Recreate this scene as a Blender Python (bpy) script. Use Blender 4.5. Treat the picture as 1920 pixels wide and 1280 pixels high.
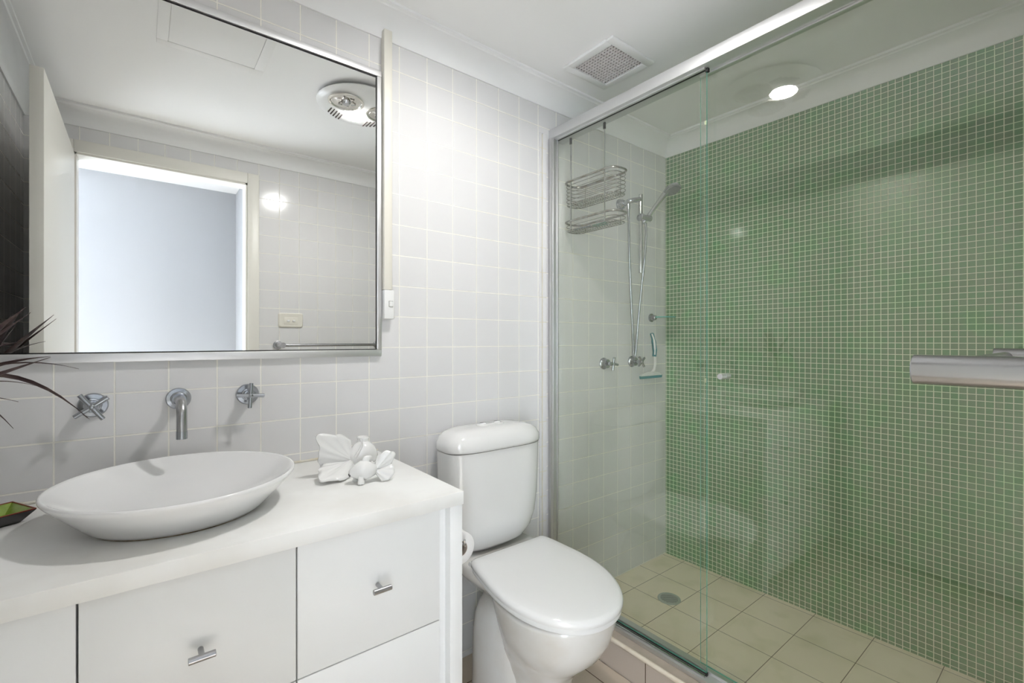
import bpy, bmesh, math, random
from mathutils import Vector, Matrix
random.seed(7)
PI = math.pi
C = bpy.context.scene.collection
for o in list(bpy.data.objects): bpy.data.objects.remove(o)

# ---------------------------------------------------------------- camera
scn = bpy.context.scene
cd = bpy.data.cameras.new('camera'); cam = bpy.data.objects.new('camera', cd); C.objects.link(cam)
cd.sensor_width = 36; cd.lens = 36*872.8/1920; cd.shift_y = -3/1920; cd.clip_start = 0.02
YAW = math.atan(695/872.8)
cam.location = (0, -1.5756, 1.2489); cam.rotation_euler = (PI/2, 0, -YAW)
scn.camera = cam
# ---------------------------------------------------------------- colour, world, lights
scn.view_settings.view_transform = 'Standard'; scn.view_settings.look = 'None'
scn.view_settings.gamma = 1; scn.view_settings.use_curve_mapping = False
scn.view_settings.exposure = 0.28
w = bpy.data.worlds.new('world'); scn.world = w; w.use_nodes = True
w.node_tree.nodes['Background'].inputs[0].default_value = (0.75, 0.85, 1, 1)
w.node_tree.nodes['Background'].inputs[1].default_value = 0.6

def light(name, kind, loc, energy, col, size=None, rot=(0, 0, 0), sy=None):
    l = bpy.data.lights.new(name, kind); l.energy = energy; l.color = col
    if kind == 'AREA':
        l.shape = 'RECTANGLE'; l.size = size; l.size_y = sy or size
    else: l.shadow_soft_size = size
    o = bpy.data.objects.new(name, l); o.location = loc; o.rotation_euler = rot; C.objects.link(o)
    return o
# added area light out of view in the hall, cool daylight fill through the doorway
light('hall_fill_light', 'AREA', (-1.2, -2.66, 1.25), 155, (0.86, 0.93, 1.0), 1.3, (-PI/2, PI, 0), 2.0)
# added unseen spot on the pale hall floor, its bounce brightens the room
sp = bpy.data.lights.new('hall_fill_spot', 'SPOT'); sp.energy = 1200; sp.color = (1, .97, .92); sp.spot_size = 0.62; sp.spot_blend = .3; sp.shadow_soft_size = .05
so = bpy.data.objects.new('hall_fill_spot', sp); so.location = (-1.7, -2.15, 2.3); so.rotation_euler = (Vector((-.05, -2.1, -.02))-Vector(so.location)).to_track_quat('-Z', 'Y').to_euler(); C.objects.link(so)

# ---------------------------------------------------------------- materials
def mat(name, col, rough=0.5, metal=0.0, coat=0.0, noise=None, bump=0.0, bscale=60, spec=0.5):
    m = bpy.data.materials.new(name); m.use_nodes = True
    nt = m.node_tree; b = nt.nodes['Principled BSDF']
    b.inputs['Base Color'].default_value = (*col, 1); b.inputs['Roughness'].default_value = rough
    b.inputs['Metallic'].default_value = metal; b.inputs['Coat Weight'].default_value = coat
    b.inputs['Specular IOR Level'].default_value = spec
    tc = nt.nodes.new('ShaderNodeTexCoord')
    nz = nt.nodes.new('ShaderNodeTexNoise'); nz.inputs['Scale'].default_value = bscale
    nz.inputs['Detail'].default_value = 4
    nt.links.new(tc.outputs['Object'], nz.inputs['Vector'])
    if noise:
        mx = nt.nodes.new('ShaderNodeMix'); mx.data_type = 'RGBA'
        mx.inputs[6].default_value = (*col, 1); mx.inputs[7].default_value = (*noise, 1)
        cr = nt.nodes.new('ShaderNodeValToRGB'); cr.color_ramp.elements[0].position = .42; cr.color_ramp.elements[1].position = .68
        nt.links.new(nz.outputs['Fac'], cr.inputs[0]); nt.links.new(cr.outputs[0], mx.inputs[0])
        nt.links.new(mx.outputs[2], b.inputs['Base Color'])
    if bump:
        bp = nt.nodes.new('ShaderNodeBump'); bp.inputs['Distance'].default_value = bump; bp.inputs['Strength'].default_value = 1
        nt.links.new(nz.outputs['Fac'], bp.inputs['Height']); nt.links.new(bp.outputs[0], b.inputs['Normal'])
    return m

def tile(name, ax, origin, pitch, c1, c2, grout, gw, rough, offset=0.0, wob=0.0004, coat=0.0, wobs=3.0, speck=None):
    """square tiles; ax = the two object axes used, origin = a grout crossing"""
    m = bpy.data.materials.new(name); m.use_nodes = True
    nt = m.node_tree; b = nt.nodes['Principled BSDF']; L = nt.links.new
    tc = nt.nodes.new('ShaderNodeTexCoord'); sp = nt.nodes.new('ShaderNodeSeparateXYZ'); L(tc.outputs['Object'], sp.inputs[0])
    cb = nt.nodes.new('ShaderNodeCombineXYZ')
    for i, a in enumerate(ax):
        s = nt.nodes.new('ShaderNodeMath'); s.operation = 'SUBTRACT'; s.inputs[1].default_value = origin[i] - 50*pitch[i]
        L(sp.outputs[a], s.inputs[0]); L(s.outputs[0], cb.inputs[i])
    br = nt.nodes.new('ShaderNodeTexBrick'); L(cb.outputs[0], br.inputs['Vector'])
    br.offset = offset; br.squash = 1; br.inputs['Scale'].default_value = 1
    br.inputs['Brick Width'].default_value = pitch[0]; br.inputs['Row Height'].default_value = pitch[1]
    br.inputs['Mortar Size'].default_value = gw/2; br.inputs['Mortar Smooth'].default_value = 0.15
    br.inputs['Color1'].default_value = (*c1, 1); br.inputs['Color2'].default_value = (*c2, 1); br.inputs['Mortar'].default_value = (*grout, 1)
    col = br.outputs['Color']
    if speck:
        n2 = nt.nodes.new('ShaderNodeTexNoise'); n2.inputs['Scale'].default_value = 9; n2.inputs['Detail'].default_value = 5
        L(tc.outputs['Object'], n2.inputs['Vector'])
        r2 = nt.nodes.new('ShaderNodeValToRGB'); r2.color_ramp.elements[0].position = .5; r2.color_ramp.elements[1].position = .75
        L(n2.outputs['Fac'], r2.inputs[0])
        mx = nt.nodes.new('ShaderNodeMix'); mx.data_type = 'RGBA'; mx.blend_type = 'MULTIPLY'
        L(r2.outputs[0], mx.inputs[0]); L(col, mx.inputs[6]); mx.inputs[7].default_value = (*speck, 1)
        col = mx.outputs[2]
    L(col, b.inputs['Base Color'])
    rr = nt.nodes.new('ShaderNodeMapRange'); L(br.outputs['Fac'], rr.inputs[0]); rr.inputs[3].default_value = rough; rr.inputs[4].default_value = .8
    L(rr.outputs[0], b.inputs['Roughness'])
    nz = nt.nodes.new('ShaderNodeTexNoise'); nz.inputs['Scale'].default_value = wobs; nz.inputs['Detail'].default_value = 1
    L(tc.outputs['Object'], nz.inputs['Vector'])
    inv = nt.nodes.new('ShaderNodeMath'); inv.operation = 'MULTIPLY'; inv.inputs[1].default_value = -0.0014; L(br.outputs['Fac'], inv.inputs[0])
    ad = nt.nodes.new('ShaderNodeMath'); ad.operation = 'MULTIPLY_ADD'; ad.inputs[1].default_value = wob*4; L(nz.outputs['Fac'], ad.inputs[0]); L(inv.outputs[0], ad.inputs[2])
    bp = nt.nodes.new('ShaderNodeBump'); bp.inputs['Distance'].default_value = 1; bp.inputs['Strength'].default_value = 1
    L(ad.outputs[0], bp.inputs['Height']); L(bp.outputs[0], b.inputs['Normal'])
    b.inputs['Coat Weight'].default_value = coat
    return m

def glass(name, tint, refl=1.0, rough=0.0, smear=0.0):
    m = bpy.data.materials.new(name); m.use_nodes = True
    nt = m.node_tree; nt.nodes.remove(nt.nodes['Principled BSDF']); L = nt.links.new
    out = nt.nodes['Material Output']
    lw = nt.nodes.new('ShaderNodeLayerWeight'); lw.inputs['Blend'].default_value = .5
    p = nt.nodes.new('ShaderNodeMath'); p.operation = 'POWER'; p.inputs[1].default_value = 5; L(lw.outputs['Facing'], p.inputs[0])
    q = nt.nodes.new('ShaderNodeMath'); q.operation = 'MULTIPLY_ADD'; q.inputs[1].default_value = .95; q.inputs[2].default_value = .04*refl; L(p.outputs[0], q.inputs[0])
    tr = nt.nodes.new('ShaderNodeBsdfTransparent'); tr.inputs[0].default_value = (*tint, 1)
    gl = nt.nodes.new('ShaderNodeBsdfGlossy'); gl.inputs['Roughness'].default_value = rough
    mx = nt.nodes.new('ShaderNodeMixShader'); L(q.outputs[0], mx.inputs[0]); L(tr.outputs[0], mx.inputs[1]); L(gl.outputs[0], mx.inputs[2])
    if smear:
        tc = nt.nodes.new('ShaderNodeTexCoord'); mp = nt.nodes.new('ShaderNodeMapping'); mp.inputs['Scale'].default_value = (1, 5, 1.2)
        L(tc.outputs['Object'], mp.inputs[0])
        nz = nt.nodes.new('ShaderNodeTexNoise'); nz.inputs['Scale'].default_value = 3; nz.inputs['Detail'].default_value = 6; L(mp.outputs[0], nz.inputs['Vector'])
        cr = nt.nodes.new('ShaderNodeMapRange'); cr.inputs[1].default_value = .4; cr.inputs[2].default_value = .75; cr.inputs[3].default_value = smear*.35; cr.inputs[4].default_value = smear
        L(nz.outputs['Fac'], cr.inputs[0])
        df = nt.nodes.new('ShaderNodeBsdfDiffuse'); df.inputs[0].default_value = (.8, .86, .8, 1)
        m2 = nt.nodes.new('ShaderNodeMixShader'); L(cr.outputs[0], m2.inputs[0]); L(mx.outputs[0], m2.inputs[1]); L(df.outputs[0], m2.inputs[2])
        L(m2.outputs[0], out.inputs[0])
    else: L(mx.outputs[0], out.inputs[0])
    return m

def emit(name, col, st):
    m = bpy.data.materials.new(name); m.use_nodes = True
    b = m.node_tree.nodes['Principled BSDF']
    b.inputs['Base Color'].default_value = (*col, 1); b.inputs['Emission Color'].default_value = (*col, 1); b.inputs['Emission Strength'].default_value = st
    return m

PX, PZ = .1123, .1108
WT1, WT2, WG = (.735, .73, .73), (.75, .743, .743), (.93, .91, .85)
M = dict(
    wallt=tile('white_wall_tile_y', (0, 2), (.283, 1.111), (PX, PZ), WT1, WT2, WG, .0042, .15),
    wallt_front=tile('white_wall_tile_front', (0, 2), (.671, 1.111), (PX*1.015, PZ), WT1, WT2, WG, .0042, .14),
    wallt_x=tile('white_wall_tile_x', (1, 2), (-.08, 1.111), (PX, PZ), WT1, WT2, WG, .0042, .14),
    strip_t=tile('white_edge_tile', (0, 2), (.9, .99), (1.0, PZ*1.02), WT1, WT2, (.70, .66, .54), .003, .12),
    mosaic=tile('green_mosaic', (1, 2), (-.004, .012), (.02355, .02355), (.18, .345, .175), (.225, .325, .19), (.92, .93, .76), .0029, .30, wob=.0003, wobs=2, speck=(.8, 1.05, .82)),
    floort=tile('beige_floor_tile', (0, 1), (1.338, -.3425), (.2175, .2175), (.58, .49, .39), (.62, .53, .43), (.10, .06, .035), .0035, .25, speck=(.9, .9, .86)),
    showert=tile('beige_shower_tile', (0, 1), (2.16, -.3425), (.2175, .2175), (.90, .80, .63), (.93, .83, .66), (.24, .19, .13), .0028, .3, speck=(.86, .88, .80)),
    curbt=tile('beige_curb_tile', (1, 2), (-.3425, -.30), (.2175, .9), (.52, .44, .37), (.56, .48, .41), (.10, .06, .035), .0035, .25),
    curbtop=mat('beige_curb_top', (.46, .39, .32), .35, noise=(.40, .34, .27), bscale=20),
    nosing=mat('cream_nosing', (.78, .70, .58), .3, noise=(.70, .60, .48), bscale=30),
    ceil=mat('white_ceiling_paint', (.92, .915, .91), .85),
    cornice=mat('white_cornice_paint', (.90, .90, .90), .75),
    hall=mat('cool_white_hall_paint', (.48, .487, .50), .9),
    hallfloor=mat('hall_floor', (.72, .70, .66), .7),
    doorp=mat('cream_door_paint', (.82, .80, .74), .38),
    cream=mat('cream_plastic', (.80, .77, .69), .4),
    whitep=mat('white_plastic', (.84, .84, .83), .3),
    ceramic=mat('white_ceramic', (.82, .815, .80), .09, coat=.6),
    ceramic_stain=mat('white_ceramic_stained', (.80, .79, .765), .12, coat=.5, noise=(.74, .71, .66), bscale=7),
    basin=mat('white_basin_ceramic', (.84, .84, .84), .12, coat=.5),
    lam=mat('white_laminate', (.84, .845, .84), .42),
    bench=mat('white_bench_laminate', (.90, .90, .885), .42, noise=(.82, .81, .78), bscale=5),
    dark=mat('dark_gap', (.03, .03, .03), .7),
    rubber=mat('black_rubber', (.008, .008, .008), .45),
    alu=mat('satin_aluminium', (.80, .80, .81), .42, 1.0, bump=.00004, bscale=300),
    alu2=mat('polished_aluminium', (.72, .72, .725), .48, 1.0),
    chrome=mat('satin_chrome', (.40, .42, .45), .17, 1.0),
    chrome2=mat('bright_chrome', (.62, .63, .65), .09, 1.0),
    steel=mat('brushed_steel', (.43, .43, .44), .27, 1.0, bump=.00003, bscale=400),
    wire=mat('chrome_wire', (.42, .41, .40), .2, 1.0, noise=(.25, .20, .15), bscale=40),
    grime=mat('brown_grime', (.16, .10, .04), .8, noise=(.45, .38, .25), bscale=60),
    sili=mat('yellowed_silicone', (.70, .65, .48), .5, noise=(.56, .46, .27), bscale=14),
    white_sili=mat('white_silicone', (.80, .77, .68), .5, noise=(.62, .52, .34), bscale=25),
    glassp=glass('shower_glass', (.984, .993, .966), 1.7, .0, .014),
    glass2=glass('shower_glass_door', (.984, .993, .966), 1.7, .0, .014),
    glassedge=mat('green_glass_edge', (.10, .42, .32), .1, coat=.5),
    aqua=mat('aqua_glass', (.10, .42, .36), .12, coat=.5),
    dome=glass('lamp_dome_glass', (.96, .96, .96), 2.5, .02),
    teal=mat('teal_rubber', (.01, .22, .25), .45),
    leaf=mat('dark_purple_leaf', (.04, .018, .020), .38, noise=(.11, .075, .068), bscale=30),
    stem=mat('plant_stem', (.20, .14, .09), .7),
    pot=mat('white_pot', (.78, .77, .74), .3), soil=mat('soil', (.05, .035, .02), .9),
    dishout=mat('black_glaze', (.006, .005, .005), .12, coat=.5), dishin=mat('green_glaze', (.25, .36, .04), .2, coat=.5, noise=(.14, .24, .02), bscale=40),
    dishrim=mat('rust_rim', (.20, .03, .01), .3), soap=mat('white_soap', (.82, .82, .80), .4),
    paper=mat('toilet_paper', (.84, .83, .82), .95, bump=.0004, bscale=200),
    card=mat('cardboard_core', (.45, .38, .32), .9),
    ventd=mat('dark_duct', (.035, .022, .02), .8), blue=mat('blue_plastic', (.08, .22, .40), .4),
    bulb=emit('lit_bulb', (1, .985, .965), 325.0), filament=mat('lamp_reflector', (.85, .82, .76), .12, 1.0),
)
mm = bpy.data.materials.new('mirror_silver'); mm.use_nodes = True
_b = mm.node_tree.nodes['Principled BSDF']; _b.inputs['Metallic'].default_value = 1; _b.inputs['Roughness'].default_value = 0.0
_b.inputs['Base Color'].default_value = (.93, .94, .935, 1); M['mirror'] = mm

# ---------------------------------------------------------------- mesh helpers (world coordinates)
def V(*a): return Vector(a)
def box(bm, a, b, bev=0.0, seg=2):
    n0 = set(bm.faces); x0, y0, z0 = [min(p, q) for p, q in zip(a, b)]; x1, y1, z1 = [max(p, q) for p, q in zip(a, b)]
    vs = [bm.verts.new(p) for p in ((x0, y0, z0), (x1, y0, z0), (x1, y1, z0), (x0, y1, z0), (x0, y0, z1), (x1, y0, z1), (x1, y1, z1), (x0, y1, z1))]
    fs = [bm.faces.new([vs[i] for i in f]) for f in ((3, 2, 1, 0), (4, 5, 6, 7), (0, 1, 5, 4), (1, 2, 6, 5), (2, 3, 7, 6), (3, 0, 4, 7))]
    if bev > 0:
        es = {e for f in fs for e in f.edges}
        bmesh.ops.bevel(bm, geom=list(es), offset=bev, segments=seg, profile=.5, affect='EDGES')
    return bm
def quad(bm, *ps): return bm.faces.new([bm.verts.new(p) for p in ps])
def frame_of(d):
    d = d.normalized(); up = V(0, 0, 1) if abs(d.z) < .95 else V(1, 0, 0)
    u = d.cross(up).normalized(); return u, u.cross(d).normalized()
def loft(bm, rings, caps=(True, True), closed=False):
    R = [[bm.verts.new(p) for p in r] for r in rings]; n = len(R[0])
    m = len(R)
    for i in range(m if closed else m-1):
        a, b = R[i], R[(i+1) % m]
        for j in range(n):
            try: bm.faces.new((a[j], a[(j+1) % n], b[(j+1) % n], b[j]))
            except ValueError: pass
    if not closed:
        if caps[0]: bm.faces.new(list(reversed(R[0])))
        if caps[1]: bm.faces.new(R[-1])
    return bm
def tube(bm, pts, r, seg=10, closed=False, caps=True, flat=None):
    pts = [Vector(p) for p in pts]; n = len(pts); rings = []; u = None
    rr = r if isinstance(r, (list, tuple)) else [r]*n
    for i, p in enumerate(pts):
        if closed: d = pts[(i+1) % n]-pts[i-1]
        else: d = pts[min(i+1, n-1)]-pts[max(i-1, 0)]
        d.normalize()
        if u is None: u, v = frame_of(d)
        else:
            u = (u-d*u.dot(d)).normalized(); v = u.cross(d).normalized()
        f = flat or 1
        rings.append([p+u*math.cos(t)*rr[i]+v*math.sin(t)*rr[i]*f for t in [2*PI*k/seg for k in range(seg)]])
    return loft(bm, rings, (caps, caps), closed)
def smooth_path(pts, k=6):
    pts = [Vector(p) for p in pts]; out = []
    for i in range(len(pts)-1):
        p0 = pts[max(i-1, 0)]; p1 = pts[i]; p2 = pts[i+1]; p3 = pts[min(i+2, len(pts)-1)]
        for j in range(k):
            t = j/k
            out.append(.5*((2*p1)+(p2-p0)*t+(2*p0-5*p1+4*p2-p3)*t*t+(3*p1-p0-3*p2+p3)*t**3))
    out.append(pts[-1]); return out
def cyl(bm, a, b, r, r2=None, seg=24, bev=0.0):
    a = Vector(a); b = Vector(b); r2 = r if r2 is None else r2
    if bev:
        d = (b-a).normalized(); return tube(bm, [a, a+d*bev, b-d*bev, b], [r-bev, r, r2, r2-bev], seg)
    return tube(bm, [a, b], [r, r2], seg)
def lathe(bm, o, d, prof, seg=32, caps=(True, True)):
    """prof: list of (distance along d, radius)"""
    o = Vector(o); d = Vector(d).normalized(); u, v = frame_of(d)
    return loft(bm, [[o+d*h+(u*math.cos(t)+v*math.sin(t))*r for t in [2*PI*k/seg for k in range(seg)]] for h, r in prof], caps)
def sell(cx, cy, z, rx, ryf, ryb, n=2.0, k=40, zf=None):
    """superellipse ring; ryf towards -y, ryb towards +y"""
    out = []
    for i in range(k):
        t = 2*PI*i/k; c, s = math.cos(t), math.sin(t)
        x = math.copysign(abs(c)**(2/n), c)*rx; y = math.copysign(abs(s)**(2/n), s)*(ryb if s > 0 else ryf)
        out.append(Vector((cx+x, cy+y, z if zf is None else zf(cx+x, cy+y))))
    return out
def ell(bm, c, r, rot=None, seg=20, rings=12):
    c = Vector(c); R = rot or Matrix.Identity(3)
    return loft(bm, [[c+R @ Vector((r[0]*math.cos(a)*math.sin(b), r[1]*math.sin(a)*math.sin(b), r[2]*math.cos(b))) for a in [2*PI*k/seg for k in range(seg)]] for b in [max(.02, min(PI-.02, PI*j/rings)) for j in range(rings+1)]])
def prism(bm, poly, d):
    """extrude polygon (list of points) along vector d"""
    d = Vector(d); return loft(bm, [[Vector(p) for p in poly], [Vector(p)+d for p in poly]])
def rrect(cx, cy, hx, hy, r, k=6):
    out = []
    for sx, sy, a0 in ((1, 1, 0), (-1, 1, PI/2), (-1, -1, PI), (1, -1, 3*PI/2)):
        for j in range(k+1):
            a = a0+PI/2*j/k; out.append((cx+sx*(hx-r)+r*math.cos(a), cy+sy*(hy-r)+r*math.sin(a)))
    return out

ORG = {}
def link(name, bm, m, org, sharp=.6, flatshade=False):
    bmesh.ops.recalc_face_normals(bm, faces=bm.faces)
    me = bpy.data.meshes.new(name)
    for v in bm.verts: v.co -= org
    if not flatshade:
        for f in bm.faces: f.smooth = True
        for e in bm.edges:
            if len(e.link_faces) == 2 and e.calc_face_angle(0) > sharp: e.smooth = False
    bm.to_mesh(me); bm.free()
    for x in (m if isinstance(m, (list, tuple)) else [m]): me.materials.append(M[x] if isinstance(x, str) else x)
    o = bpy.data.objects.new(name, me); C.objects.link(o); return o
def part(name, bm, m, parent, label=None, sharp=.6):
    root = parent
    org = ORG[parent.name]; o = link(name, bm, m, org, sharp); o.parent = parent; ORG[o.name] = org
    if label: o['label'] = label
    return o
def thing(name, label, cat, loc, group=None):
    o = bpy.data.objects.new(name, None); C.objects.link(o); o.location = loc; o.empty_display_size = .05
    o['label'] = label; o['category'] = cat
    if group: o['group'] = group
    ORG[o.name] = Vector(loc); return o
def solo(name, bm, m, label, cat, group=None, sharp=.6):
    o = link(name, bm, m, V(0, 0, 0), sharp); o['label'] = label; o['category'] = cat
    if group: o['group'] = group
    return o
def struct(name, bm, m, parent=None, sharp=.6):
    o = link(name, bm, m, V(0, 0, 0), sharp)
    if parent: o.parent = parent
    else: o['kind'] = 'structure'
    ORG[o.name] = V(0, 0, 0)
    return o
def N(): return bmesh.new()

# ---------------------------------------------------------------- room shell
GX, LX, FY, H = 2.407, -.436, -1.60, 2.40
struct('wall_back', box(N(), (LX-.1, 0, -.12), (GX+.1, .1, 2.5)), 'wallt')
struct('wall_right', box(N(), (GX, -1.7, -.12), (GX+.1, 0, 2.5)), 'mosaic')
struct('wall_left', box(N(), (LX-.1, -1.7, -.12), (LX, 0, 2.5)), 'wallt_x')
DX0, DX1, DZ = -.270, .503, 2.19
bm = N(); box(bm, (LX, FY-.1, -.12), (DX0, FY, 2.5)); box(bm, (DX1, FY-.1, -.12), (GX, FY, 2.5)); box(bm, (DX0, FY-.1, DZ), (DX1, FY, 2.5))
struct('wall_front', bm, 'wallt_front')
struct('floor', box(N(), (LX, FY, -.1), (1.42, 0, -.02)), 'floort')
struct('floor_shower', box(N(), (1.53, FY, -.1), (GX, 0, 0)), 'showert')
struct('ceiling', box(N(), (LX-.1, -1.7, H), (GX+.1, .1, H+.1)), 'ceil')
def cornice(name, p0, p1, nrm):
    p0 = Vector(p0); p1 = Vector(p1); nrm = Vector(nrm)
    pr = [(0, 0), (0, -.088), (.006, -.088), (.008, -.082)] + [(.008+.066*(1-math.cos(a)), -.082+.066*math.sin(a)) for a in [PI/2*k/8 for k in range(1, 9)]] + [(.078, -.012), (.088, -.010), (.088, 0)]
    bm = N(); loft(bm, [[p+nrm*a+V(0, 0, H+b) for a, b in pr] for p in (p0, p1)])
    struct(name, bm, 'cornice', sharp=.5)
cornice('trim_1', (LX, 0, 0), (GX, 0, 0), (0, -1, 0)); cornice('trim_2', (GX, 0, 0), (GX, FY, 0), (-1, 0, 0))
cornice('trim_3', (LX, FY, 0), (LX, 0, 0), (1, 0, 0)); cornice('trim_4', (LX, FY, 0), (GX, FY, 0), (0, 1, 0))
# shower curb
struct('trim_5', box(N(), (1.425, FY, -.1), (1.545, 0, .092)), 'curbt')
struct('trim_6', box(N(), (1.432, FY, .092), (1.545, 0, .0955)), 'curbtop')
bm = N(); tube(bm, [(1.428, FY, .0885), (1.428, 0, .0885)], .0085, 12); struct('trim_7', bm, 'nosing')
# narrow proud column of edge tiles beside the shower jamb
struct('trim_8', box(N(), (1.4105, -.007, -.02), (1.4245, 0, 2.19), .002), 'strip_t')
struct('trim_9', box(N(), (1.4245, -.005, -.02), (1.4285, 0, 2.185)), 'sili')
struct('trim_10', box(N(), (1.4285, -.007, -.02), (1.452, 0, 2.19), .002), 'strip_t')
# hall beyond the door
HY = -2.68
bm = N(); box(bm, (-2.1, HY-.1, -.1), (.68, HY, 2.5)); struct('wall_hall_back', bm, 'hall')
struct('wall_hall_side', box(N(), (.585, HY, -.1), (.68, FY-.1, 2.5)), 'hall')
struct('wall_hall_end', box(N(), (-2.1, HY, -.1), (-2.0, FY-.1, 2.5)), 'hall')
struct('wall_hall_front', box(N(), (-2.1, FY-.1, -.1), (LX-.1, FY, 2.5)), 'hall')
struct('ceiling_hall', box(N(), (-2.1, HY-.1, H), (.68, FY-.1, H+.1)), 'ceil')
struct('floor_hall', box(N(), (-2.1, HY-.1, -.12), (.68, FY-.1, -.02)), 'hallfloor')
# door frame and door leaf
bm = N()
box(bm, (DX0, FY-.1, -.02), (DX0+.018, FY+.004, DZ)); box(bm, (DX1-.018, FY-.1, -.02), (DX1, FY+.004, DZ)); box(bm, (DX0, FY-.1, DZ-.018), (DX1, FY+.004, DZ))
fr = struct('door_1', bm, 'doorp')
bm = N(); box(bm, (DX1-.008, FY, -.02), (DX1+.052, FY+.014, DZ+.052), .003); box(bm, (DX0-.052, FY, -.02), (DX0+.008, FY+.014, DZ+.052), .003); box(bm, (DX0+.008, FY, DZ-.008), (DX1-.008, FY+.014, DZ+.052), .003)
part('architrave', bm, 'doorp', fr)
part('door_leaf', box(N(), (-.294, FY+.02, -.01), (-.258, -.665, 2.172), .002), 'doorp', fr)
# ceiling hatch
t = thing('ceiling_hatch', 'square flush access hatch in the white ceiling, seen in the mirror', 'hatch', (.235, -.52, H))
bm = N(); box(bm, (.045, -.70, H-.004), (.41, -.665, H), .001); box(bm, (.045, -.40, H-.004), (.41, -.365, H), .001)
box(bm, (.045, -.665, H-.004), (.08, -.40, H), .001); box(bm, (.375, -.665, H-.004), (.41, -.40, H), .001)
part('frame', bm, 'ceil', t); part('panel', box(N(), (.0815, -.6635, H-.003), (.3735, -.4015, H+.0), .001), 'ceil', t)

# ---------------------------------------------------------------- ceiling vent
t = thing('exhaust_vent', 'square white exhaust vent with dark egg-crate grille in the ceiling', 'vent', (1.52, -.307, H))
a0, a1, b0, b1 = 1.39, 1.655, -.440, -.174
i0, i1, j0, j1 = 1.423, 1.622, -.406, -.207
bm = N()
box(bm, (a0, b0, H-.012), (a1, j0, H), .004); box(bm, (a0, j1, H-.012), (a1, b1, H), .004)
box(bm, (a0, j0, H-.012), (i0, j1, H), .001); box(bm, (i1, j0, H-.012), (a1, j1, H), .001)
part('frame', bm, 'whitep', t)
part('duct', box(N(), (i0, j0, H-.0015), (i1, j1, H-.0005)), 'ventd', t)
bm = N()
for k in range(1, 13):
    x = i0+(i1-i0)*k/13; box(bm, (x-.0016, j0, H-.008), (x+.0016, j1, H-.0015))
    y = j0+(j1-j0)*k/13; box(bm, (i0, y-.0016, H-.0079), (i1, y+.0016, H-.0015))
part('grille', bm, mat('grille_plastic', (.80, .76, .75), .45), t)

# ---------------------------------------------------------------- ceiling heater lamp
t = thing('heat_lamp', 'round white ceiling heater light with two heat globes and one lit bulb', 'ceiling light', (.83, -.655, H))
c = V(.83, -.655, H)
bm = N(); lathe(bm, c, (0, 0, -1), [(0, .165), (.010, .165), (.012, .188), (.022, .200), (.034, .192), (.046, .165), (.050, .13), (.051, .02)], 48)
part('housing', bm, 'whitep', t)
for gx, gy in ((.74, -.60), (.925, -.62)):
    bm = N(); lathe(bm, (gx, gy, H-.040), (0, 0, -1), [(0, .058), (.012, .080), (.016, .079), (.017, .071), (.012, .066), (.0105, .02), (.0105, .004)], 32)
    g = part('heat_globe', bm, 'filament', t)
    bm = N()
    for k in range(6):
        a = PI*k/3; cyl(bm, (gx+.045*math.cos(a), gy+.045*math.sin(a), H-.053), (gx+.025*math.cos(a), gy+.025*math.sin(a), H-.060), .003, seg=8)
    lathe(bm, (gx, gy, H-.0515), (0, 0, -1), [(0, .022), (.012, .016), (.014, .004)], 16)
    part('element', bm, 'chrome2', g)
    bm = N(); lathe(bm, (gx, gy, H-.056), (0, 0, -1), [(0, .068), (.006, .066), (.014, .053), (.020, .032), (.022, .005)], 28, (False, True)); part('globe_glass', bm, 'dome', g)
bm = N(); lathe(bm, (.826, -.708, H-.048), (0, 0, -1), [(0, .054), (.004, .053), (.008, .048), (.011, .030), (.012, .004)], 32); part('bulb', bm, 'bulb', t)
for k in range(-9, 10):
    x = .83+k*.0155; hw = math.sqrt(max(.01, .165**2-(k*.0155)**2)); y0 = -.655-hw
    if abs(k) > 3 and abs(k) < 9:
        part('air_slot', box(N(), (x-.0025, y0+.012, H-.0515), (x+.0025, min(y0+.075, -.70), H-.046)), 'ventd', t)

# ---------------------------------------------------------------- mirror cabinet
t = thing('wall_mirror', 'large rectangular mirror in a satin aluminium frame above the basin', 'mirror', (.12, 0, 1.192))
mx0, mx1, mz0, mz1 = -.43, .660, 1.192, 2.191
bm = N()
for a, b in (((mx0, mz0), (mx1, mz0+.023)), ((mx0, mz1-.022), (mx1, mz1))): box(bm, (a[0], -.014, a[1]), (b[0], 0, b[1]), .002)
box(bm, (mx1-.017, -.0139, mz0+.023), (mx1, 0, mz1-.022), .002); box(bm, (mx0, -.0139, mz0+.023), (mx0+.017, 0, mz1-.022), .002)
part('frame', bm, 'alu', t)
bm = N(); box(bm, (mx0+.017, -.006, mz0+.023), (mx1-.017, -.001, mz1-.022)); part('seal', bm, 'rubber', t)
bm = N(); box(bm, (mx0+.020, -.008, mz0+.026), (mx1-.0205, -.0062, mz1-.0275)); part('mirror_glass', bm, 'mirror', t)
# conduit cover and switch
bm = N(); box(bm, (.662, -.03, 1.425), (.692, -.0005, 2.335), .0015)
solo('cable_duct', bm, 'cream', 'cream plastic cable duct running down the tiles beside the mirror frame', 'cable duct')
t = thing('wall_switch', 'narrow white rocker switch on the tiles at the lower right of the mirror', 'switch', (.68, 0, 1.37))
part('housing', box(N(), (.662, -.032, 1.322), (.699, -.0005, 1.424), .003), 'whitep', t)
part('rocker', box(N(), (.679, -.036, 1.366), (.692, -.031, 1.384), .0015), 'whitep', t)
bm = N(); box(bm, (.6775, -.0328, 1.3645), (.6935, -.0315, 1.3855)); part('rocker_surround', bm, mat('grey_line', (.35, .33, .30), .6), t)

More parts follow.
